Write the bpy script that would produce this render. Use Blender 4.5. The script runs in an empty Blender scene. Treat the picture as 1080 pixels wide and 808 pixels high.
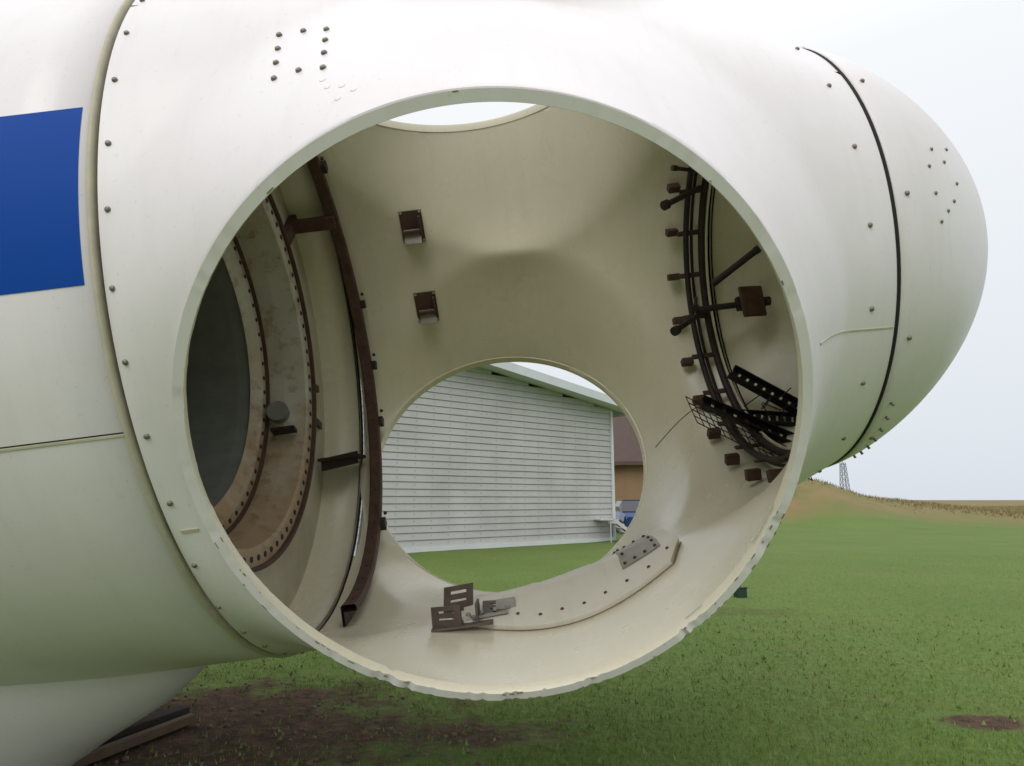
import bpy, bmesh, math, random
import numpy as np
from mathutils import Vector, Matrix, noise
from mathutils.bvhtree import BVHTree
random.seed(7); rng=np.random.default_rng(7)
sc=bpy.context.scene
rad=math.radians
EYE=1.5
# ------------------------------------------------------------ materials
class NT:
    def __init__(s,name):
        s.m=bpy.data.materials.new(name); s.m.use_nodes=True
        s.t=s.m.node_tree; s.n=s.t.nodes; s.l=s.t.links
        s.b=s.n['Principled BSDF']
    def new(s,t,**k):
        n=s.n.new(t)
        for a,b in k.items(): setattr(n,a,b)
        return n
    def setin(s,n,i,v):
        if isinstance(v,bpy.types.NodeSocket): s.l.new(v,n.inputs[i])
        else: n.inputs[i].default_value=v
    def coord(s,scale=(1,1,1),which='Object'):
        c=s.new('ShaderNodeTexCoord'); m=s.new('ShaderNodeMapping')
        s.l.new(c.outputs[which],m.inputs[0]); m.inputs['Scale'].default_value=scale
        return m.outputs[0]
    def noise(s,scale,detail=6,rough=.6,vec=None,dist=0):
        n=s.new('ShaderNodeTexNoise'); n.inputs['Scale'].default_value=scale
        n.inputs['Detail'].default_value=detail; n.inputs['Roughness'].default_value=rough
        n.inputs['Distortion'].default_value=dist
        if vec is not None: s.l.new(vec,n.inputs['Vector'])
        return n.outputs['Fac']
    def ramp(s,f,stops):
        r=s.new('ShaderNodeValToRGB'); s.l.new(f,r.inputs[0]); e=r.color_ramp.elements
        while len(e)<len(stops): e.new(.5)
        for x,(p,c) in zip(e,stops):
            x.position=p; x.color=(c,c,c,1) if not hasattr(c,'__len__') else (*c,1)
        return r.outputs[0]
    def mix(s,f,a,b,mode='MIX'):
        n=s.new('ShaderNodeMix'); n.data_type='RGBA'; n.blend_type=mode
        s.setin(n,0,f)
        for i,v in ((6,a),(7,b)):
            if isinstance(v,bpy.types.NodeSocket): s.l.new(v,n.inputs[i])
            else: n.inputs[i].default_value=(*v,1)
        return n.outputs[2]
    def math(s,op,a,b=0.):
        n=s.new('ShaderNodeMath'); n.operation=op; s.setin(n,0,a); s.setin(n,1,b); return n.outputs[0]
    def bump(s,h,st=.2,d=.01):
        n=s.new('ShaderNodeBump'); n.inputs['Strength'].default_value=st; n.inputs['Distance'].default_value=d
        s.l.new(h,n.inputs['Height']); s.l.new(n.outputs[0],s.b.inputs['Normal'])
    def col(s,c): s.setin(s.b,'Base Color',c if isinstance(c,bpy.types.NodeSocket) else (*c,1))
    def rough(s,v): s.setin(s.b,'Roughness',v)
def simple(name,c,r=.6,metal=0,var=.25,scale=20,bump=.1,spec=.5):
    t=NT(name); v=t.coord(); n=t.noise(scale,3,.65,v)
    t.col(t.mix(n,tuple(x*(1-var) for x in c),tuple(min(1,x*(1+var)) for x in c)))
    t.rough(r); t.b.inputs['Metallic'].default_value=metal; t.b.inputs['Specular IOR Level'].default_value=spec
    if bump>.15: t.bump(n,bump,.01)
    return t.m
def gel(name,base,dirt,r=.34,amt=.5,streak=True,stain=None,spec=.5):
    t=NT(name); v=t.coord()
    n1=t.noise(1.3,5,.62,v); f1=t.ramp(n1,[(.42,0),(.75,1)])
    c=t.mix(t.math('MULTIPLY',f1,amt),base,dirt)
    if streak:
        vs=t.coord((9,1.2,1.2)); n2=t.noise(1.6,3,.7,vs); f2=t.ramp(n2,[(.50,0),(.72,1)])
        c=t.mix(t.math('MULTIPLY',f2,amt*.5),c,dirt)
    n3=t.noise(55,2,.5,v); f3=t.ramp(n3,[(.66,0),(.74,1)])
    c=t.mix(t.math('MULTIPLY',f3,.25*amt+.05),c,tuple(x*.45 for x in dirt))
    if stain:
        n4=t.noise(2.1,5,.7,v,1.2); f4=t.ramp(n4,[(.60,0),(.74,1)])
        c=t.mix(t.math('MULTIPLY',f4,.25),c,stain)
    t.col(c); t.rough(t.math('ADD',t.math('MULTIPLY',n1,.18),r-.06)); t.b.inputs['Specular IOR Level'].default_value=spec
    return t.m
M_OUT=gel('white_gelcoat',(.765,.715,.735),(.62,.575,.56),.28,.40)
M_CAP=gel('white_gelcoat_cap',(.735,.69,.70),(.58,.535,.525),.34,.45)
M_IN=gel('cream_gelcoat_inside',(.765,.715,.56),(.63,.575,.41),.25,.45,stain=(.50,.43,.28))
M_PLATE=gel('pale_reinforcement',(.77,.73,.62),(.58,.53,.42),.4,.45)
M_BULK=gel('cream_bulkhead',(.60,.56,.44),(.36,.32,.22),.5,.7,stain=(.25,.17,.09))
M_BLUE=simple('blue_paint',(.001,.055,.32),.55,0,.06,3,.02,.12)
M_SEAL=simple('beige_sealant',(.48,.44,.33),.7,0,.25,12)
M_GAP=simple('dark_gap',(.012,.011,.01),.9,0,.2,10)
M_RUST=simple('rusty_brown_steel',(.085,.045,.03),.75,.1,.75,9,.5)
M_RUST2=simple('dark_rusty_tube',(.035,.026,.022),.6,.3,.6,12,.4)
M_BLACK=simple('black_steel',(.012,.012,.013),.5,.3,.4,15,.2)
M_BOLT=simple('bolt_steel',(.22,.195,.165),.5,.5,.5,40,.1)
M_BOLTR=simple('rusty_bolt',(.12,.06,.035),.7,.3,.5,40,.1)
M_GALV=simple('galvanised_bracket',(.36,.34,.30),.5,.3,.4,14,.2)
M_STEELB=simple('tarnished_bracket',(.13,.10,.08),.6,.3,.6,11,.3)
M_DARKPL=simple('dark_grey_plate',(.055,.062,.065),.6,.1,.35,4,.1)
M_GREYRING=simple('grey_bearing_seal',(.20,.21,.19),.6,.1,.3,5,.1)
M_CHIP=simple('broken_laminate',(.20,.155,.10),.9,0,.5,30,.1)
# ------------------------------------------------------------ helpers
def mk(name,V,F,mats,parent=None,smooth=True,mi=None):
    me=bpy.data.meshes.new(name); me.from_pydata([tuple(v) for v in V],[],F); me.update()
    if not isinstance(mats,(list,tuple)): mats=[mats]
    for m in mats: me.materials.append(m)
    if smooth: me.polygons.foreach_set('use_smooth',[True]*len(me.polygons))
    if mi is not None: me.polygons.foreach_set('material_index',mi)
    ob=bpy.data.objects.new(name,me); sc.collection.objects.link(ob)
    if parent: ob.parent=parent
    return ob
def empty(name,mat=Matrix.Identity(4)):
    e=bpy.data.objects.new(name,None); sc.collection.objects.link(e); e.matrix_world=mat; e.empty_display_size=.2; return e
def bev(ob,w=.004,seg=2):
    m=ob.modifiers.new('b','BEVEL'); m.width=w; m.segments=seg; m.limit_method='ANGLE'; return ob
class Geo:
    def __init__(s): s.V=[];s.F=[]
    def box(s,c,ax,ay,az,hx,hy,hz):
        c=Vector(c);ax=Vector(ax).normalized();ay=Vector(ay).normalized();az=Vector(az).normalized(); n=len(s.V)
        for x in(-1,1):
            for y in(-1,1):
                for z in(-1,1): s.V.append(c+ax*hx*x+ay*hy*y+az*hz*z)
        for f in((0,1,3,2),(4,6,7,5),(0,4,5,1),(2,3,7,6),(0,2,6,4),(1,5,7,3)): s.F.append(tuple(n+i for i in f))
    def tube(s,p,q,r,N=12,r2=None,cap=True):
        p=Vector(p);q=Vector(q);d=(q-p).normalized(); a=d.orthogonal().normalized(); b=d.cross(a); n=len(s.V); r2=r if r2 is None else r2
        for P,rr in((p,r),(q,r2)):
            for i in range(N):
                t=2*math.pi*i/N; s.V.append(P+a*rr*math.cos(t)+b*rr*math.sin(t))
        for i in range(N): j=(i+1)%N; s.F.append((n+i,n+j,n+N+j,n+N+i))
        if cap: s.F.append(tuple(n+i for i in range(N))[::-1]); s.F.append(tuple(n+N+i for i in range(N)))
    def dome(s,p,nrm,r,h=None):
        h=h or r*.6; p=Vector(p); d=Vector(nrm).normalized(); a=d.orthogonal().normalized(); b=d.cross(a); N=10
        n=len(s.V)
        for rr,hh in((r,-.003),(r,h*.35),(r*.75,h*.85),(r*.35,h)):
            for i in range(N):
                t=2*math.pi*i/N; s.V.append(p+a*rr*math.cos(t)+b*rr*math.sin(t)+d*hh)
        for k in range(3):
            for i in range(N): j=(i+1)%N; s.F.append((n+k*N+i,n+k*N+j,n+(k+1)*N+j,n+(k+1)*N+i))
        s.F.append(tuple(n+3*N+i for i in range(N)))
    def obj(s,name,mat,parent=None,smooth=False): return mk(name,s.V,s.F,mat,parent,smooth)
def revolve(prof,th0=0,th1=360,N=128,closed=False,shear=0):
    V=[];F=[];full=abs(th1-th0)>=360; n=len(prof); K=N if full else N+1
    for k in range(K):
        th=rad(th0+(th1-th0)*k/N)
        for s_,r in prof: V.append((s_+shear*r*math.sin(th),r*math.cos(th),r*math.sin(th)))
    P=n if closed else n-1
    for k in range(N):
        k2=(k+1)%K
        for i in range(P):
            j=(i+1)%n; F.append((k*n+i,k*n+j,k2*n+j,k2*n+i))
    return V,F
def P3(s_,r,deg): t=rad(deg); return Vector((s_,r*math.cos(t),r*math.sin(t)))
# ------------------------------------------------------------ hub frame
ta,ps=rad(7.112),rad(-0.483)
a=Vector((math.cos(ps)*math.cos(ta),math.sin(ps)*math.cos(ta),math.sin(ta)))
u=Vector((-math.sin(ps),math.cos(ps),0)); w=a.cross(u)
C=Vector((-0.145,3.835,1.18+EYE))
HM=Matrix(((a.x,u.x,w.x,C.x),(a.y,u.y,w.y,C.y),(a.z,u.z,w.z,C.z),(0,0,0,1)))
hub=empty('wind_turbine_rotor_hub',HM)
nac=empty('wind_turbine_nacelle',HM)
S1,S2,TIP=-1.224,1.782,2.865
R,LIP,RB=1.865,.03,1.845
R0S=[1.096,1.145,1.15]
ETS=[1.03,1.0,1.0]
TC=[.010,0,0]
AL=31.9
PORTS=[180+AL,300+AL,60+AL]
def r0(s):
    if s<S1: return RB
    if s<=S2: return RB-(RB-1.226)*((s-S1)/(S2-S1))**2.1
    x=min(1,(s-S2)/(TIP-S2)); return 1.226*max(0,(1-x**1.35))**0.52
NP,NR=360,34
V=[];F=[]
def tiltz(k,t):
    return .05*max(0.,t/1.1)**1.5*(1. if k==0 else 0.)
def patchpoint(k,s,ti,q):
    th0=rad(PORTS[k])
    r=r0(s); t=r*math.sin(ti); zb=r*math.cos(ti); rho=math.hypot(s,(t-TC[k])/ETS[k])
    x=min(1,max(0,(rho-R0S[k]-.008)/(1.545-R0S[k]))); g=(1-x)**2.2*(1+.4*x)*(1-q**8)
    L=(R-LIP+tiltz(k,t)-zb)*g; b=q*q
    z=zb+L*(1-b)+L*b*math.cos(ti); t=t+L*b*math.sin(ti)
    return (s,math.cos(th0)*z-math.sin(th0)*t,math.sin(th0)*z+math.cos(th0)*t)
def tov(th0,s,t,z): return (s,math.cos(th0)*z-math.sin(th0)*t,math.sin(th0)*z+math.cos(th0)*t)
for pi_,tdeg in enumerate(PORTS):
    th0=rad(tdeg); n=len(V); nr=NR+3; R0=R0S[pi_]
    for i in range(NP):
        ph=2*math.pi*i/NP; c,s_=math.cos(ph),math.sin(ph)
        si,ti_=R0*c,R0*s_*ETS[pi_]+TC[pi_]
        thi=math.asin(max(-1,min(1,ti_/r0(si))))
        hs=S2 if c>0 else -S1; ht=math.pi/3
        k=min(hs/abs(c) if abs(c)>1e-6 else 1e9, ht*1.45/abs(s_) if abs(s_)>1e-6 else 1e9)
        so=k*c; tho=k*s_/1.45
        chip=0
        if pi_==0:
            q=noise.noise(Vector((c*9,s_*9,1.3)))+.9*noise.noise(Vector((c*50,s_*50,4)))
            chip=min(.011,max(0,q-.25)*(.025 if s_>.3 else .006))
        zt=tiltz(pi_,ti_)
        V.append(tov(th0,si,ti_,R+zt-chip)); V.append(tov(th0,si,ti_,R+zt-.014-chip*.6))
        for j in range(NR+1):
            q=(j/NR)**1.5
            V.append(patchpoint(pi_,si+(so-si)*q,thi+(tho-thi)*q,q))
    for i in range(NP):
        for j in range(nr-1):
            A=n+i*nr+j;B=n+((i+1)%NP)*nr+j; F.append((A,B,B+1,A+1))
bm=bmesh.new()
vs=[bm.verts.new(v) for v in V]
for f in F: bm.faces.new([vs[i] for i in f])
bmesh.ops.remove_doubles(bm,verts=bm.verts,dist=2e-3)
bm.normal_update()
dsum=sum(f.normal.dot(Vector((0,f.calc_center_median().y,f.calc_center_median().z))) for f in bm.faces)
if dsum<0: bmesh.ops.reverse_faces(bm,faces=bm.faces)
me=bpy.data.meshes.new('hub_shell'); bm.to_mesh(me)
bvh=BVHTree.FromBMesh(bm); bm.free()
me.polygons.foreach_set('use_smooth',[True]*len(me.polygons))
me.materials.append(M_OUT); me.materials.append(M_IN)
shell=bpy.data.objects.new('hub_shell',me); sc.collection.objects.link(shell); shell.parent=hub
def solid(ob,t,mo=1,rim=0):
    m=ob.modifiers.new('s','SOLIDIFY'); m.thickness=t; m.offset=-1; m.material_offset=mo; m.material_offset_rim=rim; m.use_quality_normals=True
    return m
TH=.036
solid(shell,TH)
es=shell.modifiers.new('es','EDGE_SPLIT'); es.split_angle=rad(50)
# broken laminate flecks on the near rim (lower half is damaged)
g=Geo(); th0=rad(PORTS[0])
for i in range(60):
    ph=random.choice([random.uniform(math.pi*.08,math.pi*.9)]*5+[random.uniform(0,2*math.pi)]); c,s_=math.cos(ph),math.sin(ph)
    rr=R0S[0]-random.choice([random.uniform(.001,.005),random.uniform(.027,.034)]); si,ti_=rr*c,rr*s_*ETS[0]+TC[0]
    P=Vector(tov(th0,si,ti_,R+tiltz(0,ti_)-.0005)); nrm=Vector(tov(th0,0,0,1)); tg=Vector(tov(th0,-s_,c,0)); rd=nrm.cross(tg)
    g.box(P,tg,rd,nrm,random.uniform(.003,.014),random.uniform(.0008,.0025),.002)
g.obj('rim_laminate_flecks',M_CHIP,hub)
def surf(s_,deg):
    o=Vector((s_,0,0)); d=Vector((0,math.cos(rad(deg)),math.sin(rad(deg))))
    h=bvh.ray_cast(o,d)
    if h[0] is None: return P3(s_,r0(s_),deg),d
    n=h[1]; n=n if n.dot(d)>0 else -n
    return h[0],n
# nose cap
prof=[]
for i in range(49):
    x=math.sin(math.pi/2*i/48); s_=S2+.016+(TIP-S2-.016)*x; prof.append((s_,r0(s_)+.008 if i<48 else 0.0005))
V,F=revolve(prof,N=128)
def outward(V,F):
    f=F[len(F)//3]; p=[Vector(V[i]) for i in f]; n=(p[1]-p[0]).cross(p[2]-p[0]); c=sum(p,Vector())/len(p)
    if n.dot(Vector((0,c.y,c.z)))<0: F=[x[::-1] for x in F]
    return F
cap=mk('nose_cap',V,outward(V,F),[M_CAP,M_IN],hub); solid(cap,.02)
V,F=revolve([(S2-.012,r0(S2-.012)-.03),(S2-.004,r0(S2)+.0035),(S2+.012,r0(S2)+.003),(S2+.026,r0(S2)-.03)],N=128); mk('nose_joint_seal',V,F,M_GAP,hub)
V,F=revolve([(S2-.06,1.10),(S2-.06,1.22),(S2-.045,1.22),(S2-.045,1.10)],closed=True); mk('nose_joint_flange',V,F,M_IN,hub,False)
# ------------------------------------------------------------ nacelle
NS=-1.240
prof=[(NS-.002,RB-.06),(NS,RB-.004),(NS-.003,RB+.009),(NS-.009,RB+.014),(NS-.016,RB+.009),(NS-.020,RB+.003)]
V,F=revolve(prof,N=160); mk('nacelle_edge_lip',V,F,M_SEAL,nac)
prof=[(NS-.020-(i/30)*7.5,RB+.003) for i in range(31)]
V,F=revolve(prof,N=160); no=mk('nacelle_shell',V,outward(V,F),[M_OUT,M_IN],nac); solid(no,.03)
V,F=revolve([(S1-.03,RB-.03),(S1+.0,RB-.03)],N=128); mk('rotor_joint_gap',V,F,M_GAP,nac)
V=[];F=[]
for i in range(24):
    th=rad(170.3+20.0*i/23)
    for s_ in (-1.285,-7.0): V.append((s_,(RB+.005)*math.cos(th),(RB+.005)*math.sin(th)))
for i in range(23): F.append((2*i,2*i+1,2*i+3,2*i+2))
mk('blue_stripe',V,outward(V,F),M_BLUE,nac)
def strip(name,pts,nrm,wd,h,mat,parent):
    V=[];F=[]
    for i,(p,n) in enumerate(zip(pts,nrm)):
        d=(pts[min(i+1,len(pts)-1)]-pts[max(i-1,0)]).normalized(); b=d.cross(n).normalized()
        for x,hh in((-1,-.002),(-.7,h),(.7,h),(1,-.002)): V.append(p+b*wd*x+n*hh)
    for i in range(len(pts)-1):
        for k in range(3): F.append((4*i+k,4*i+k+1,4*i+5+k,4*i+4+k))
    return mk(name,V,F,mat,parent,False)
for k,dg0 in enumerate(PORTS):
    dg=dg0-5.8
    ss=[-7+i*(7+NS-.02)/10 for i in range(11)]
    d=Vector((0,math.cos(rad(dg)),math.sin(rad(dg))))
    strip('nacelle_split_line_%d'%k,[P3(s_,RB+.003,dg) for s_ in ss],[d]*11,.006,.003,M_SEAL,nac)
    strip('nacelle_split_shadow_%d'%k,[P3(s_,RB+.003,dg-.27) for s_ in ss],[d]*11,.003,.001,M_GAP,nac)
    ss=[1.22+(S2-.012-1.22)*i/14 for i in range(15)]
    sp=[surf(s_,dg0-4.5*(1-i/14)) for i,s_ in enumerate(ss)]
    strip('hub_split_line_%d'%k,[p for p,n in sp],[n for p,n in sp],.0045,.003,M_SEAL,hub)
    sp=sp[:9]
    strip('hub_split_inner_%d'%k,[p-n*TH for p,n in sp],[-n for p,n in sp],.0035,.003,M_RUST,hub)
# ------------------------------------------------------------ bolts outside
g=Geo()
for i in range(45):
    p,n=surf(-1.19,-137.0+i*8.0+random.uniform(-.5,.5)); g.dome(p,n,.0105,.009)
for i in range(23):
    p,n=surf(1.635+random.uniform(-.01,.01),159.8+i*360/23); g.dome(p,n,.0115,.010)
for s_ in (-.625,-.535,-.445):
    for dg in (160.5,163.7,166.9,170.1):
        if s_==-.535 and dg in(163.7,166.9): continue
        p,n=surf(s_+(dg-160)*.002,dg+ (1.0 if s_>-.5 else 0)+1.2); g.dome(p,n,.0115,.010)
g.obj('hub_bolts',M_BOLT,hub,True)
g=Geo()
for ps_ in ((-.42,174.5),(-.40,176.0),(-.35,176.5),(-.31,177.6),(-.36,178.3)):
    p,n=surf(*ps_); g.dome(p,n,.012,.0015)
g.obj('filled_bolt_spots',M_OUT,hub,True)
g=Geo()
p,n=surf(-1.155,218.5); g.box(p,(1,0,0),n.cross(Vector((1,0,0))),n,.032,.006,.004)
g.obj('split_latch',M_SEAL,hub)
g=Geo()
def capn(s_,dg):
    e=.01; n=Vector((-(r0(s_+e)-r0(s_-e)),2*e*math.cos(rad(dg)),2*e*math.sin(rad(dg)))).normalized()
    return P3(s_,r0(s_)+.008,dg),n
for k in range(3):
    for s_,dd in ((1.98,0),(2.04,-2),(2.10,-4),(1.97,-5),(1.97,-10),(2.03,-14),(2.10,-12),(2.16,-8),(2.17,-16)):
        p,n=capn(s_+.07,191+dd*1.3+k*120); g.dome(p,n,.009,.007)
for dg in range(0,360,30):
    p,n=capn(1.86,dg+5); g.dome(p,n,.0115,.011)
for dg in (232,237,242,247,252,257,262):
    p,n=capn(1.86+.012*(dg-232)/5,dg); g.tube(p,p+n*.018,.007,8)
g.obj('nose_bolts',M_BOLT,hub,True)
# ------------------------------------------------------------ interior, left (main bearing side)
SH=-.05
V,F=revolve([(-1.175,1.815),(-1.175,1.69),(-1.165,1.68),(-1.09,1.68),(-1.08,1.69),(-1.08,1.72),(-1.16,1.72),(-1.16,1.815)],-84,150,closed=True,N=120,shear=SH)
mk('rusty_flange_ring',V,F,M_RUST,hub,False)
g=Geo()
for dg in (62,22,4,-13,-46):
    rr=Vector((0,math.cos(rad(dg)),math.sin(rad(dg)))); tt=Vector((0,-rr.z,rr.y)); so=SH*1.72*rr.z
    g.box(P3(-1.08+so,1.72,dg),(1,0,0),rr,tt,.035,.035,.035)
    g.dome(P3(-1.06+so,1.70,dg+3),(1,0,0),.014,.02)
for i in range(40):
    dg=-80+i*5.6; g.dome(P3(-1.125+SH*1.68*math.sin(rad(dg)),1.68,dg),Vector((0,-math.cos(rad(dg)),-math.sin(rad(dg)))),.008,.006)
g.obj('flange_lugs',M_RUST2,hub)
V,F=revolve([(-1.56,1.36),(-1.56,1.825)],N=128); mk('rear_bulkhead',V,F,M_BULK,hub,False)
g=Geo()
dg=47; rr=Vector((0,math.cos(rad(dg)),math.sin(rad(dg)))); tt=Vector((0,-rr.z,rr.y))
g.box(P3(-1.36,1.66,dg),(1,0,0),rr,tt,.19,.03,.05); g.box(P3(-1.53,1.60,dg),(1,0,0),rr,tt,.03,.2,.05)
g.box(P3(-1.35,1.66,75),(1,0,0),(0,1,0),(0,0,1),.2,.12,.03)
g.obj('bulkhead_struts',M_RUST,hub)
g=Geo()
for dg,r_ in ((-13,1.60),(-2,1.55)):
    rr=Vector((0,math.cos(rad(dg)),math.sin(rad(dg)))); tt=Vector((0,-rr.z,rr.y))
    g.box(P3(-1.545,r_,dg),(1,0,0),rr,tt,.012,.06,.028)
g.obj('bulkhead_tags',M_DARKPL,hub)
g=Geo()
g.box(P3(-1.36,1.66,-24),(1,0,0),(0,1,0),(0,0,1),.17,.11,.012); g.box(P3(-1.36,1.60,-26),(1,0,.1),(0,1,.0),(0,0,1),.15,.01,.05)
g.obj('bulkhead_bracket',M_RUST2,hub)
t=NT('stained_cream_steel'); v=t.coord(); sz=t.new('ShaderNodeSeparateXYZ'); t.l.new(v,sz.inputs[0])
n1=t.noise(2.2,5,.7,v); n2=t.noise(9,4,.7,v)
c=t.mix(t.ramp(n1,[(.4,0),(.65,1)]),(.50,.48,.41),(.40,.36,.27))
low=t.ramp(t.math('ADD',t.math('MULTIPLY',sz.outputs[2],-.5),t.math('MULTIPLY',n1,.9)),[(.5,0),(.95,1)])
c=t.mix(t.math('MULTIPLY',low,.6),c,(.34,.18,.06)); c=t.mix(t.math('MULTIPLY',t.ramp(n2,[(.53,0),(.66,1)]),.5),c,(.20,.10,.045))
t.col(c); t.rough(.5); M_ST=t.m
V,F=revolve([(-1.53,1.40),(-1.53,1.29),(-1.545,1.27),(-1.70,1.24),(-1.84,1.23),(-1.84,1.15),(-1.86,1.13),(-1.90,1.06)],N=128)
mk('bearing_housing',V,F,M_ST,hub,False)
V,F=revolve([(-1.555,1.405),(-1.50,1.405),(-1.50,1.380),(-1.528,1.380)],N=128); mk('bearing_edge_rim',V,F,M_RUST,hub,False)
V,F=revolve([(-1.825,1.222),(-1.81,1.222),(-1.81,1.212),(-1.838,1.212)],N=128); mk('bearing_inner_rim',V,F,M_RUST,hub,False)
V,F=revolve([(-1.90,1.08),(-2.0,1.07),(-2.4,1.07)],N=96); mk('bearing_bore',V,F,M_GREYRING,hub,False)
V,F=revolve([(-2.4,1.08),(-2.4,.45),(-2.3,.42),(-2.3,.005)],N=96); mk('bearing_back_plate',V,F,M_DARKPL,hub,False)
g=Geo()
for i in range(80): g.tube(P3(-1.535,1.335,i*4.5),P3(-1.524,1.335,i*4.5),.018,8)
for i in range(64): g.tube(P3(-1.85,1.18,i*5.625),P3(-1.834,1.18,i*5.625),.016,8)
g.obj('bearing_bolt_holes',M_RUST2,hub)
g=Geo(); g.tube(P3(-1.74,1.235,-14),P3(-1.73,1.16,-14),.08,24); g.obj('inspection_disc',M_GREYRING,hub)
g=Geo()
for dg in (-22,):
    rr=Vector((0,math.cos(rad(dg)),math.sin(rad(dg)))); tt=Vector((0,-rr.z,rr.y))
    g.box(P3(-1.68,1.19,dg),(1,0,0),rr,tt,.09,.04,.012)
g.obj('bearing_lugs',M_RUST2,hub)
g=Geo(); g2=Geo()
for s_,dg in ((-.57,41.5),(-.565,19.3)):
    p,n=surf(s_,dg); n=-n; p=p+n*(TH+.002); tt=Vector((1,0,0)); bb=n.cross(tt).normalized()
    if bb.z<0: bb=-bb
    g.box(p+n*.006,tt,bb,n,.095,.135,.006)
    g.box(p+n*.05-bb*.03,tt,bb,n,.075,.012,.05)
    g.box(p+n*.04+tt*.07,tt,bb,n,.008,.09,.04)
    g2.box(p+n*.075-bb*.07,tt,(bb-n*.5).normalized(),(n+bb*.5).normalized(),.07,.06,.006)
    for x in(-1,1):
        for y in(-1,1): g2.dome(p+tt*.08*x+bb*.12*y+n*.012,n,.012)
g.obj('wall_bracket_frames',M_RUST,hub); g2.obj('wall_bracket_flaps',M_GALV,hub)
# ------------------------------------------------------------ reinforcement strip on the floor of the hub beside the lower port
def inner(s_,dg,off=0):
    p,n=surf(s_,dg); return p-n*(TH+off),-n
V=[];F=[];N1=48;N2=12
def platept(x,y,h):
    s_=-.34+x*1.24
    bk=-74.0-1.5*math.sin(math.pi*x)-7*x**2
    ft=-97.0-2.5*math.sin(math.pi*x)-7.5*x**2+(7*((x-.92)/.08) if x>.92 else 0)
    return inner(s_,ft+(bk-ft)*y,h)
for i in range(N1+1):
    for j in range(N2+1):
        y=j/N2; h=.035 if 0<j<N2 else (.026 if j==0 else .004)
        V.append(platept(i/N1,y,h)[0])
for i in range(N1):
    for j in range(N2): A=i*(N2+1)+j; F.append((A,A+1,A+N2+2,A+N2+1))
ob=mk('reinforcement_plate',V,F,M_PLATE,hub); m=ob.modifiers.new('s','SOLIDIFY'); m.thickness=.024; m.offset=1 ; m.use_rim=True
bm=bmesh.new(); bm.from_mesh(ob.data); bm.normal_update(); sgn=sum(f.normal.z for f in bm.faces)
if sgn>0: bmesh.ops.reverse_faces(bm,faces=bm.faces); bm.to_mesh(ob.data)
bm.free(); ob.modifiers.new('es','EDGE_SPLIT').split_angle=rad(40)
pts=[platept(i/48,-.015,.006) for i in range(49)]
strip('plate_edge_dirt',[p for p,n in pts],[n for p,n in pts],.0035,.002,M_CHIP,hub)
g=Geo()
for i in range(9):
    p,n=platept(.14+i*.10,.14+random.uniform(-.02,.02),.036); g.dome(p,n,.010,.008)
for i in range(4):
    for j in range(4):
        if i in(1,2) and j in(1,2): continue
        p,n=platept(.765+i*.048,.42+j*.16,.043); g.dome(p,n,.010,.008)
g.obj('plate_bolts',M_BOLTR,hub,True)
V=[];F=[]
for i in range(9):
    for j in range(8): V.append(platept(.745+i*.023,.36+.60*j/7,.041)[0])
for i in range(8):
    for j in range(7): A=i*8+j; F.append((A,A+1,A+9,A+8))
mk('patch_plate',V,F,M_GALV,hub,True)
g=Geo()
def slotted(c,ax,ay,az,wx,hy,t):
    c=Vector(c);ax=Vector(ax).normalized();ay=Vector(ay).normalized();az=Vector(az).normalized()
    fw=wx*.45
    g.box(c+ax*(wx-fw*.5),ax,ay,az,fw*.5,hy,t); g.box(c-ax*(wx-fw*.5),ax,ay,az,fw*.5,hy,t)
    for y,hh in((-.62,.38),(.15,.22),(.80,.20)): g.box(c+ay*hy*y,ax,ay,az,wx-fw,hy*hh,t*.98)
base,n=inner(-.40,-97.5)
X=Vector((1,0,0)); Y=Vector((0,1,0)); Z=Vector((0,0,1))
slotted(base+Vector((-.02,-.02,.060)),(1,-.35,0),(0,.1,1),(.35,1,0),.085,.055,.006)
slotted(base+Vector((.03,.20,.12)),(1,.4,0),(.1,.2,1),(-.4,1,-.2),.085,.07,.006)
g.box(base+Vector((.06,.05,.01)),X,Y,Z,.16,.12,.006)
g.box(base+Vector((.14,.06,.060)),X,Y,Z,.006,.10,.05)
slotted(base+Vector((.25,.14,.05)),(1,.2,-.1),(0,1,.3),(0,-.3,1),.09,.09,.004)
g.obj('slotted_steel_brackets',M_STEELB,hub)
g=Geo()
g.box(base+Vector((.20,.06,.035)),(1,.3,0),(-.3,1,0),Z,.10,.03,.006); g.box(base+Vector((.29,.16,.065)),(1,.2,0),(0,1,.3),Z,.055,.04,.012)
for k in range(5): g.dome(base+Vector((.02+.07*k,.03*k,.05)),Z,.013,.014)
g.obj('bracket_clamps',M_GALV,hub)
# ------------------------------------------------------------ interior right
def torus(g_,s_,r_,rt,d0,d1,N=90):
    for i in range(N):
        g_.tube(P3(s_,r_,d0+(d1-d0)*i/N),P3(s_,r_,d0+(d1-d0)*(i+1.05)/N),rt,10,cap=False)
g=Geo(); torus(g,1.585,1.15,.022,0,360); torus(g,1.70,1.13,.026,0,360); torus(g,1.64,1.19,.012,0,360)
g.obj('tubular_ring_rail',M_RUST2,hub,True)
g=Geo()
for i in range(22):
    dg=i*360/22+3; rr=Vector((0,math.cos(rad(dg)),math.sin(rad(dg)))); tt=Vector((0,-rr.z,rr.y))
    g.box(P3(1.50,1.24,dg),(1,0,-0.0),rr,tt,.045,.035,.026); g.box(P3(1.62,1.16,dg),(1,0,0),rr,tt,.10,.008,.02)
bev(g.obj('ring_rail_clamps',M_RUST,hub),.006)
g=Geo()
def pipe(p,q,r,rend=None):
    g.tube(p,q,r,14); d=(Vector(q)-Vector(p)).normalized(); g.tube(Vector(q)-d*.01,Vector(q)+d*.03,rend or r*1.5,14)
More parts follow.
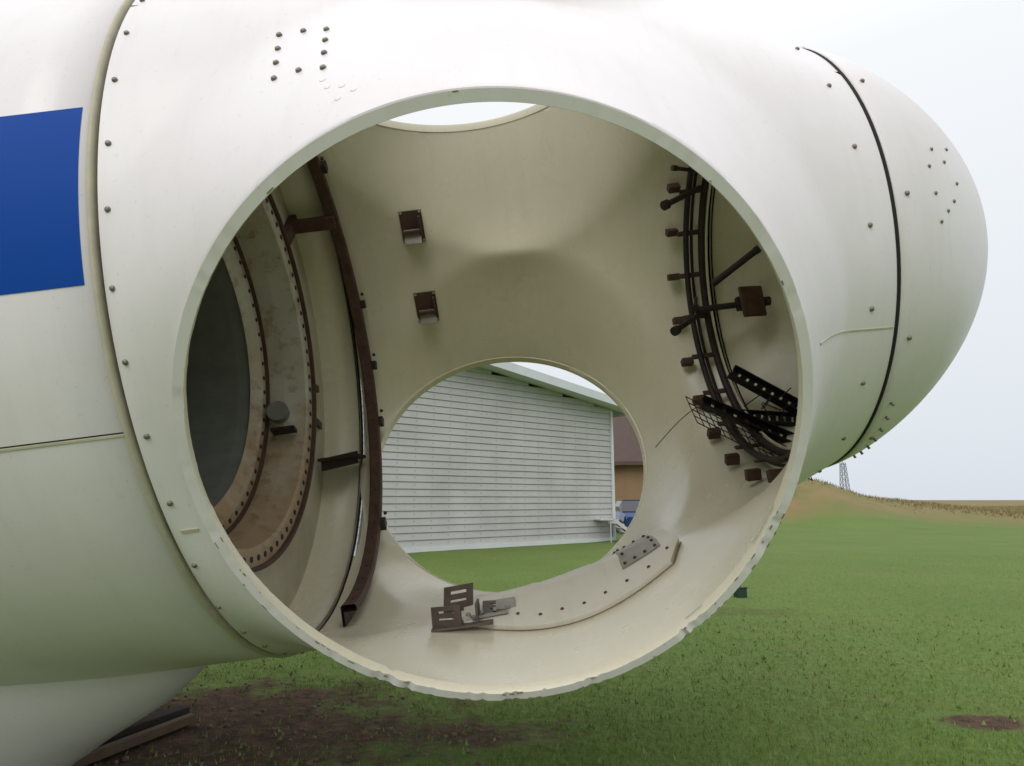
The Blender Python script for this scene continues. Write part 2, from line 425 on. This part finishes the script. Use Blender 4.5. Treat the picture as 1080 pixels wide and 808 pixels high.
pipe(P3(1.66,1.12,54),(1.36,.55,.76),.022,.036)
pipe(P3(1.62,1.10,62),(1.44,.45,.98),.014,.02)
pipe(P3(1.70,1.12,5),(1.36,.86,-.10),.022,.036)
pipe(P3(1.62,1.10,10),(1.53,.86,.06),.014,.026)
pipe((1.55,.95,.06),(2.10,.95,.06),.024)
pipe((1.74,1.0,.26),(2.04,.80,.42),.026,.03)
g.box((1.92,.93,.06),(1,0,0),(0,1,0),(0,0,1),.05,.03,.05)
g.obj('stub_pipes',M_RUST2,hub,False)
g=Geo(); g.box((1.98,.90,.06),(1,.25,0),(-.25,1,0),(0,0,1),.10,.014,.12); bev(g.obj('pad_plate',M_RUST,hub),.03,4)
g=Geo()
def tray(A,B,wd,h):
    A=Vector(A);B=Vector(B); d=(B-A).normalized(); L=(B-A).length/2; side=d.cross(Vector((0,-.75,.6))).normalized(); up=side.cross(d).normalized(); c=(A+B)/2
    g.box(c+side*wd,d,side,up,L,.005,h); g.box(c-side*wd,d,side,up,L,.005,h)
    n=9
    for i in range(n): g.box(A+d*(2*L)*(i+.5)/n-up*h*.6,d,side,up,L/n*.72,wd,.004)
tray((1.38,.62,-.68),(2.02,.60,-1.07),.042,.024)
tray((1.70,.84,-.46),(2.12,.70,-.84),.05,.028)
tray((1.68,.78,-.80),(2.10,.66,-.90),.05,.018)
g.obj('cable_trays',M_BLACK,hub)
g=Geo()
A=Vector((1.26,.56,-.64)); d1=Vector((.66,-.02,-.46)); d2=Vector((.0,-.09,-.11))
for i in range(5): g.tube(A+d2*i/2.2,A+d2*i/2.2+d1,.0038,5)
for i in range(17): g.tube(A+d1*i/16,A+d1*i/16+d2*1.82,.0038,5)
for k in range(14):
    c=Vector((1.70+random.uniform(0,.28),.72,-.80+random.uniform(-.12,.12))); e=Vector((random.uniform(-.16,.16),random.uniform(-.1,.1),random.uniform(-.16,.08)))
    g.tube(c,c+e,.0045,5)
g.obj('wire_mesh_tray',M_RUST2,hub)
# ------------------------------------------------------------ yaw fairing below the nacelle
V=[];F=[];N=64;lv=[(.75,2.62,.95),(.55,2.50,.86),(.40,2.34,.78),(.22,2.05,.66),(.08,1.85,.58),(-.02,1.75,.55)]
for z,ax_,ay_ in lv:
    for i in range(N):
        t=2*math.pi*i/N; V.append((-4.25+ax_*math.cos(t),3.85+ay_*math.sin(t),z))
for k in range(len(lv)-1):
    for i in range(N): j=(i+1)%N; F.append((k*N+i,(k+1)*N+i,(k+1)*N+j,k*N+j))
fr=mk('yaw_fairing',V,F,M_OUT,None); fr.parent=nac; fr.matrix_parent_inverse=HM.inverted()
# ------------------------------------------------------------ ground
def sp(n,lim,k):
    x=np.linspace(-1,1,n); return np.sinh(x*k)/np.sinh(k)*lim
gx=sp(300,3000,8.5)+2; gy=sp(340,3000,8.5)+8
def sig(x): return .5+.5*math.tanh(x/2)
def hgt(x,y):
    h=0.0
    h+=2.25*math.exp(-((x-20.3)/3.9)**2-((y-47)/7)**2)+1.15*math.exp(-((x-27)/7.)**2-((y-50)/7)**2)
    h+=.45*sig((y-43)/1.2)*sig((x-14)/3.)
    d=math.hypot(x,y)
    if d<60: h+=.018*noise.noise(Vector((x*.9,y*.9,0)))+.035*noise.noise(Vector((x*.25,y*.25,3)))
    f=min(1,max(0,(d-60)/100)); h+=f*(.55*noise.noise(Vector((x*.012,y*.012,5)))+.25)
    if d>500: h+=(min(d,2500)-500)*.0012
    return h
V=[];F=[]
for y in gy:
    for x in gx: V.append((x,y,hgt(x,y)))
nx=len(gx)
for j in range(len(gy)-1):
    for i in range(nx-1): A=j*nx+i; F.append((A,A+1,A+1+nx,A+nx))
t=NT('lawn_and_dry_field'); v=t.coord()
n1=t.noise(.35,5,.65,v); n2=t.noise(14,4,.7,v); n3=t.noise(90,2,.7,v)
green=t.mix(t.ramp(n1,[(.3,0),(.7,1)]),(.10,.165,.034),(.145,.205,.052))
green=t.mix(t.ramp(n2,[(.35,0),(.75,1)]),green,(.075,.12,.024))
green=t.mix(t.math('MULTIPLY',t.ramp(n3,[(.5,0),(.8,1)]),.4),green,(.20,.24,.09))
green=t.mix(t.math('MULTIPLY',t.ramp(t.noise(.9,5,.75,v),[(.54,0),(.70,1)]),.35),green,(.18,.145,.07))
sx=t.new('ShaderNodeSeparateXYZ'); t.l.new(v,sx.inputs[0])
ed=t.math('ADD',sx.outputs[1],t.math('MULTIPLY',t.noise(.15,4,.6,v),9.))
fd=t.math('MULTIPLY',t.ramp(t.math('DIVIDE',t.math('SUBTRACT',ed,42.),5.),[(0,0),(1,1)]),1.)
nd=t.noise(.12,5,.7,v)
dry=t.mix(t.ramp(nd,[(.3,0),(.7,1)]),(.205,.18,.075),(.22,.14,.068))
dry=t.mix(t.math('MULTIPLY',t.ramp(t.noise(.6,4,.7,v),[(.40,0),(.62,1)]),.75),dry,(.14,.15,.055))
c=t.mix(fd,green,dry)
def blob(cx,cy,rx,ry,lo=.6,am=2.0):
    dx=t.math('DIVIDE',t.math('SUBTRACT',sx.outputs[0],cx),rx); dy=t.math('DIVIDE',t.math('SUBTRACT',sx.outputs[1],cy),ry)
    d=t.math('SQRT',t.math('ADD',t.math('MULTIPLY',dx,dx),t.math('MULTIPLY',dy,dy)))
    d=t.math('ADD',d,t.math('MULTIPLY',t.math('SUBTRACT',t.noise(2.2,5,.75,v),.5),am))
    return t.ramp(d,[(lo,1),(1.,0)])
mud=t.mix(t.ramp(t.noise(9,6,.75,v),[(.3,0),(.7,1)]),(.025,.015,.010),(.13,.078,.05))
m=t.math('MAXIMUM',blob(-2.2,4.7,1.9,1.4),blob(3.3,4.85,.33,.22)); m=t.math('MAXIMUM',m,blob(-.6,4.6,1.3,.45,.3,3.0))
m=t.math('MAXIMUM',m,t.math('MULTIPLY',blob(3.2,9.2,1.0,.35),.35))
c=t.mix(m,c,mud)
t.col(c); t.rough(.9); t.b.inputs['Specular IOR Level'].default_value=.2
t.bump(n2,.8,.04)
mk('ground',V,F,t.m)
def maskmud(x,y):
    q=noise.noise(Vector((x*2.2,y*2.2,0)))*.7
    d=min(math.hypot((x+2.2)/1.9,(y-4.7)/1.4),math.hypot((x-3.3)/.33,(y-4.85)/.22),math.hypot((x+.6)/1.3,(y-4.6)/.45)+.35)
    return d+q
def blades(name,pts,hmin,hmax,wd,mat):
    n=len(pts); P=np.array(pts); ang=rng.uniform(0,2*np.pi,n); h=rng.uniform(hmin,hmax,n); ww=wd*rng.uniform(.6,1.3,n)
    la=rng.uniform(0,2*np.pi,n); ln=rng.uniform(.1,1.1,n)*h
    co=np.zeros((n,3,3)); co[:,:,:]=P[:,None,:]
    co[:,0,0]-=np.cos(ang)*ww; co[:,0,1]-=np.sin(ang)*ww; co[:,1,0]+=np.cos(ang)*ww; co[:,1,1]+=np.sin(ang)*ww
    co[:,0,2]-=.01; co[:,1,2]-=.01
    co[:,2,0]+=np.cos(la)*ln; co[:,2,1]+=np.sin(la)*ln; co[:,2,2]+=h
    me=bpy.data.meshes.new(name); me.vertices.add(3*n); me.vertices.foreach_set('co',co.ravel())
    me.loops.add(3*n); me.loops.foreach_set('vertex_index',np.arange(3*n)); me.polygons.add(n)
    me.polygons.foreach_set('loop_start',np.arange(n)*3); me.polygons.foreach_set('loop_total',np.full(n,3)); me.update(calc_edges=True)
    me.materials.append(mat); ob=bpy.data.objects.new(name,me); sc.collection.objects.link(ob); return ob
def bladeMat(name,c1,c2,c3,brown=None):
    t=NT(name); v=t.coord(); c=t.mix(t.ramp(t.noise(.5,4,.65,v),[(.3,0),(.7,1)]),c1,c2)
    c=t.mix(t.ramp(t.noise(35,2,.6,v),[(.45,0),(.7,1)]),c,c3)
    if brown: c=t.mix(t.math('MULTIPLY',t.ramp(t.noise(.9,5,.75,v),[(.54,0),(.70,1)]),.45),c,brown)
    t.col(c); t.rough(.6); t.b.inputs['Specular IOR Level'].default_value=.2; return t.m
pts=[]
while len(pts)<160000:
    y=3.6+ (random.random()**1.7)*15; x=random.uniform(-.62*y-1.5,.85*y+.5)
    mm=maskmud(x,y)
    if mm<1 and random.random()<.86: continue
    pts.append((x,y,hgt(x,y)))
blades('lawn_grass',pts,.012,.036,.0035,bladeMat('grass_blade',(.155,.24,.045),(.20,.28,.065),(.115,.18,.034),(.26,.22,.11)))
pts=[]
while len(pts)<32000:
    y=41+ (random.random()**1.5)*60; x=random.uniform(.2*y,.85*y); 
    if y<42+random.random()*4-4*noise.noise(Vector((x*.15,y*.15,0))): continue
    pts.append((x,y,hgt(x,y)))
blades('dry_field_grass',pts,.08,.26,.03,bladeMat('dry_grass_blade',(.24,.21,.09),(.26,.175,.085),(.17,.175,.068)))
pts=[]
for i in range(2500):
    x=random.uniform(-3,6);y=random.uniform(3.8,9); pts.append((x,y,hgt(x,y)+.02))
blades('clover_leaves',pts,.01,.03,.012,bladeMat('clover',(.10,.19,.045),(.15,.24,.06),(.3,.28,.1)))
# ------------------------------------------------------------ white clad hall
wdr=Vector((.775,.631,0)).normalized(); inn=Vector((-wdr.y,wdr.x,0)); cor=Vector((3.85,25.3,0))
hall=empty('metal_clad_hall')
t=NT('ribbed_white_cladding'); v=t.coord((1,1,1)); sxx=t.new('ShaderNodeSeparateXYZ'); t.l.new(v,sxx.inputs[0])
al=t.math('ADD',t.math('MULTIPLY',sxx.outputs[0],wdr.x),t.math('MULTIPLY',sxx.outputs[1],wdr.y))
d1=t.math('LESS_THAN',t.math('MODULO',t.math('ADD',al,200.),.62),.04)
d2=t.math('LESS_THAN',t.math('MODULO',sxx.outputs[2],.215),.05)
dots=t.math('MULTIPLY',d1,d2)
c=t.mix(t.ramp(t.noise(.8,4,.6,v),[(.3,0),(.8,1)]),(.47,.465,.45),(.36,.36,.34))
c=t.mix(t.math('MULTIPLY',dots,.5),c,(.14,.12,.10))
t.col(c); t.rough(.5); M_CLAD=t.m
M_FASC=simple('pale_fascia',(.60,.62,.63),.5,0,.1,2); M_ROOF=simple('roof_sheet',(.3,.31,.32),.5,.2,.2,2)
rows=34; hh=.215
V=[];F=[]
for k in range(rows):
    z0=k*hh+.12; z1=z0+hh
    e=max(0.,(z1-5.16)/.13)
    if e>13: break
    p0=cor-wdr*e; p1=cor-wdr*(28-e)
    n=len(V)
    for z,o in ((z0,.022),(z0+.012,.034),(z1-.03,.012),(z1,.0)):
        V.append(p0-inn*o+Vector((0,0,z))); V.append(p1-inn*o+Vector((0,0,z)))
    for q in range(3): F.append((n+2*q,n+2*q+1,n+2*q+3,n+2*q+2))
mk('clad_gable_wall',V,F,M_CLAD,hall,False)
g=Geo()
g.box(cor-wdr*14+inn*15+Vector((0,0,2.45)),wdr,inn,(0,0,1),13.97,14.97,2.45)
g.obj('hall_body',M_CLAD,hall)
V=[cor-wdr*.03+Vector((0,0,4.9))+inn*.02,cor-wdr*27.97+Vector((0,0,4.9))+inn*.02,cor-wdr*14+Vector((0,0,6.85))+inn*.02]; mk('gable_infill',V,[(0,1,2)],M_CLAD,hall,False)
g=Geo()
for sg in (1,-1):
    c0=cor-wdr*14
    e=c0+wdr*sg*14.9; z_e=5.10-.9*.13; z_r=5.10+14*.13
    A=Vector((e.x,e.y,z_e));B=Vector((c0.x,c0.y,z_r)); d=(B-A).normalized(); up=d.cross(inn) 
    if up.z<0: up=-up
    g.box((A+B)/2+inn*14.6+up*.16,d,inn,up,(B-A).length/2,15.3,.035)
g.obj('hall_roof',M_ROOF,hall)
g=Geo()
for sg in (1,-1):
    c0=cor-wdr*14; e=c0+wdr*sg*14.9; z_e=5.10-.9*.13; z_r=5.10+14*.13
    A=Vector((e.x,e.y,z_e));B=Vector((c0.x,c0.y,z_r)); d=(B-A).normalized(); up=d.cross(inn); up=up if up.z>0 else -up
    g.box((A+B)/2-inn*.72+up*.06,d,inn,up,(B-A).length/2,.02,.15)
    g.box((A+B)/2-inn*.34-up*.03,d,inn,up,(B-A).length/2,.35,.01)
    sd=c0+wdr*sg*14.92+inn*14.6; g.box(sd+Vector((0,0,z_e+.02)),inn,wdr,(0,0,1),15.3,.02,.15)
g.obj('hall_fascia',M_FASC,hall)
g=Geo(); g.box(cor+wdr*.02-inn*.03+Vector((0,0,2.5)),wdr,inn,(0,0,1),.05,.05,2.5); g.box(cor-wdr*14-inn*.03+Vector((0,0,.06)),wdr,inn,(0,0,1),14.0,.06,.07)
g.obj('hall_corner_trim',M_FASC,hall)
# ------------------------------------------------------------ brown pavilion
pav=empty('brown_roof_building')
V=[];F=[];cx,cy=9.9,50.; N=8
for z,r_ in ((0,5.0),(4.0,5.0)):
    for i in range(N): t_=2*math.pi*(i+.5)/N; V.append((cx+r_*math.cos(t_),cy+r_*math.sin(t_),z))
for i in range(N): j=(i+1)%N; F.append((i,j,N+j,N+i))
mk('tan_walls',V,F,simple('tan_wall',(.24,.155,.08),.8,0,.15,1.5),pav,False)
V=[];F=[]
for i in range(N): t_=2*math.pi*(i+.5)/N; V.append((cx+5.9*math.cos(t_),cy+5.9*math.sin(t_),3.9))
for i in range(N): t_=2*math.pi*(i+.5)/N; V.append((cx+5.9*math.cos(t_),cy+5.9*math.sin(t_),4.15))
V.append((cx,cy,11.6))
for i in range(N): j=(i+1)%N; F+= [(i,j,N+j,N+i),(N+i,N+j,2*N)]
t=NT('brown_shingles'); v=t.coord((1,1,5))
c=t.mix(t.noise(2.5,4,.7,v),(.05,.034,.03),(.12,.08,.068)); t.col(c); t.rough(.85); mk('shingle_roof',V,F,t.m,pav,False)
g=Geo()
for i in range(8): t_=2*math.pi*(i+1)/8; g.box((cx+4.65*math.cos(t_),cy+4.65*math.sin(t_),2.2),(-math.sin(t_),math.cos(t_),0),(math.cos(t_),math.sin(t_),0),(0,0,1),.6,.05,.6)
g.obj('pavilion_windows',M_DARKPL,pav)
# ------------------------------------------------------------ stairs, car, tower, marker
g=Geo(); base=Vector((3.60,24.6,0)); dx=Vector((1,.25,0)).normalized(); dy=Vector((-.25,1,0)).normalized()
for i in range(5): g.box(base+dx*(.1+.22*i)+Vector((0,0,.80-.16*i)),dx,dy,(0,0,1),.11,.42,.02)
for s_ in(-1,1):
    A=base+dy*.43*s_+Vector((0,0,.83)); B=base+dx*1.15+dy*.43*s_+Vector((0,0,.02)); g.box((A+B)/2,(B-A),dy,(B-A).cross(dy),(B-A).length/2,.02,.06)
    for k in(0,.8): g.tube(base+dx*(k-.1)+dy*.4*s_,base+dx*(k-.1)+dy*.4*s_+Vector((0,0,.8-.6*k)),.02,6)
g.box(base-dx*.25+Vector((0,0,.81)),dx,dy,(0,0,1),.28,.45,.02)
g.obj('metal_entry_steps',simple('pale_painted_metal',(.5,.5,.48),.5,.1,.1,5))
car=empty('parked_car',Matrix.Translation((5.95,32.2,0)))
def loft(name,secs,mat):
    V=[];F=[];n=len(secs[0][1])
    for y,ring in secs:
        for x,z in ring: V.append((x,y,z))
    for k in range(len(secs)-1):
        for i in range(n): j=(i+1)%n; F.append((k*n+i,k*n+j,(k+1)*n+j,(k+1)*n+i))
    F.append(tuple(range(n))); F.append(tuple((len(secs)-1)*n+i for i in range(n))[::-1])
    o=mk(name,V,F,mat,car,False); bev(o,.05,3); return o
def rg(wd,z0,z1,tp=.93): return [(-wd,z0),(wd,z0),(wd*1.02,(z0+z1)/2),(wd*tp,z1),(-wd*tp,z1),(-wd*1.02,(z0+z1)/2)]
CARB=simple('blue_car_paint',(.012,.05,.17),.25,.2,.1,3,0)
loft('car_body',[(-2.2,rg(.75,.35,.72)),(-2.0,rg(.86,.28,.84)),(-1.0,rg(.9,.25,.98)),(1.6,rg(.9,.25,1.02)),(2.1,rg(.84,.3,.95)),(2.25,rg(.78,.4,.85))],CARB)
loft('car_cabin',[(-1.1,rg(.78,.9,.98)),(-.3,rg(.76,.95,1.5,.82)),(1.1,rg(.76,.95,1.52,.82)),(1.9,rg(.74,.9,1.0))],simple('car_glass',(.02,.025,.03),.08,0,.1,3,0))
g=Geo(); g.box((0,.4,1.52),(1,0,0),(0,1,0),(0,0,1),.6,.68,.02); g.obj('car_roof',CARB,car)
g=Geo()
for x in(-.82,.82):
    for y in(-1.35,1.35): g.tube((x-.1,y,.32),(x+.1,y,.32),.32,20)
g.obj('car_wheels',M_BLACK,car)
g=Geo()
for x in(-.6,.6): g.box((x,-2.13,.68),(1,0,0),(0,1,0),(0,0,1),.16,.06,.07)
g.obj('car_headlights',simple('headlight',(.8,.8,.8),.2,0,.05,3,0),car)
g=Geo(); g.box((0,-2.2,.52),(1,0,0),(0,1,0),(0,0,1),.42,.03,.08); g.obj('car_grille',M_BLACK,car)
g=Geo(); bx,by=76.,150.
def leg(k,z): 
    rr=.9*(1-z/14.)+.25; t_=math.pi/4+k*math.pi/2; return Vector((bx+rr*math.cos(t_)*1.2,by+rr*math.sin(t_)*1.2,z))
zs=[i*1.25 for i in range(9)]
for k in range(4):
    g.tube(leg(k,0),leg(k,10),.07,5)
    for i in range(8):
        g.tube(leg(k,zs[i]),leg((k+1)%4,zs[i+1]),.04,4); g.tube(leg((k+1)%4,zs[i]),leg(k,zs[i+1]),.04,4); g.tube(leg(k,zs[i+1]),leg((k+1)%4,zs[i+1]),.04,4)
g.tube((bx,by,10),(bx,by,11.),.05,5)
g.obj('lattice_tower',simple('tower_steel',(.16,.18,.2),.6,.3,.1,1))
g=Geo(); g.box((3.58,10.6,.07),(1,.2,0),(-.2,1,0),(0,0,1),.08,.07,.09); g.tube((3.58,10.6,0),(3.58,10.6,.19),.02,8); g.box((3.58,10.6,.16),(1,.2,0),(-.2,1,0),(0,0,1),.09,.08,.012)
bev(g.obj('green_ground_marker',simple('green_plastic',(.01,.04,.022),.5,0,.1,5)),.01)
g=Geo()
A=Vector((-2.62,3.75,.02));B=Vector((-2.20,4.8,.03)); d=(B-A).normalized(); s_=d.cross(Vector((0,0,1)))
g.box((A+B)/2,d,s_,(0,0,1),(B-A).length/2,.03,.03); bev(g.obj('timber_beam',simple('weathered_wood',(.12,.08,.05),.85,0,.5,8,.5)),.008)
g=Geo(); g.box((A+B)/2+Vector((-.12,.05,.02)),(d+Vector((.05,0,0))),s_,(0,0,1),(B-A).length/2*1.05,.05,.04); bev(g.obj('timber_beam.001',simple('dark_wood',(.03,.024,.018),.9,0,.5,8,.5)),.008)
g=Geo()
for i in range(260):
    x=random.uniform(-3.2,.6); y=random.uniform(3.8,6.2)
    if maskmud(x,y)>1: continue
    r_=random.uniform(.005,.022); g.dome((x,y,hgt(x,y)),(random.uniform(-.3,.3),random.uniform(-.3,.3),1),r_,r_*random.uniform(.5,1))
g.obj('mud_pebbles',simple('pebbles',(.14,.10,.075),.9,0,.6,6))
# ------------------------------------------------------------ world & light
W=bpy.data.worlds.new('World'); sc.world=W; W.use_nodes=True; nt=W.node_tree; nn=nt.nodes; ll=nt.links
AZ,EL=rad(205),rad(38)
bg=nn['Background']; sky=nn.new('ShaderNodeTexSky'); sky.sky_type='NISHITA'; sky.sun_disc=False; sky.sun_elevation=EL; sky.sun_rotation=AZ; sky.dust_density=3; sky.air_density=1.5
tc=nn.new('ShaderNodeTexCoord'); sx_=nn.new('ShaderNodeSeparateXYZ'); ll.new(tc.outputs['Generated'],sx_.inputs[0])
rp=nn.new('ShaderNodeValToRGB'); ll.new(sx_.outputs[2],rp.inputs[0]); e=rp.color_ramp.elements
e[0].position=0; e[0].color=(.73,.785,.85,1); e[1].position=1; e[1].color=(1.8,1.82,1.87,1)
e2=e.new(.25); e2.color=(.84,.88,.925,1); e3=e.new(.55); e3.color=(.97,.995,1.02,1)
sc_=nn.new('ShaderNodeVectorMath'); sc_.operation='SCALE'; ll.new(rp.outputs[0],sc_.inputs[0]); sc_.inputs['Scale'].default_value=10
mx=nn.new('ShaderNodeMix'); mx.data_type='RGBA'; mx.inputs[0].default_value=.95; ll.new(sky.outputs[0],mx.inputs[6]); ll.new(sc_.outputs[0],mx.inputs[7])
ll.new(mx.outputs[2],bg.inputs[0]); bg.inputs[1].default_value=.1
L=bpy.data.lights.new('sun','SUN'); L.energy=1.15; L.angle=rad(40); L.color=(1,.975,.95); lo=bpy.data.objects.new('sun',L); sc.collection.objects.link(lo)
dv=Vector((math.sin(AZ)*math.cos(EL),math.cos(AZ)*math.cos(EL),math.sin(EL))); lo.rotation_euler=dv.to_track_quat('Z','Y').to_euler()
# ------------------------------------------------------------ camera
cd=bpy.data.cameras.new('camera'); cd.sensor_width=36; cd.lens=684/1080*36; cd.clip_end=6000; cd.clip_start=.05
co=bpy.data.objects.new('camera',cd); sc.collection.objects.link(co); co.location=(0,0,EYE); co.rotation_euler=(rad(90+10.279),0,0); sc.camera=co
sc.view_settings.view_transform='Standard'; sc.view_settings.look='None'; sc.view_settings.exposure=0
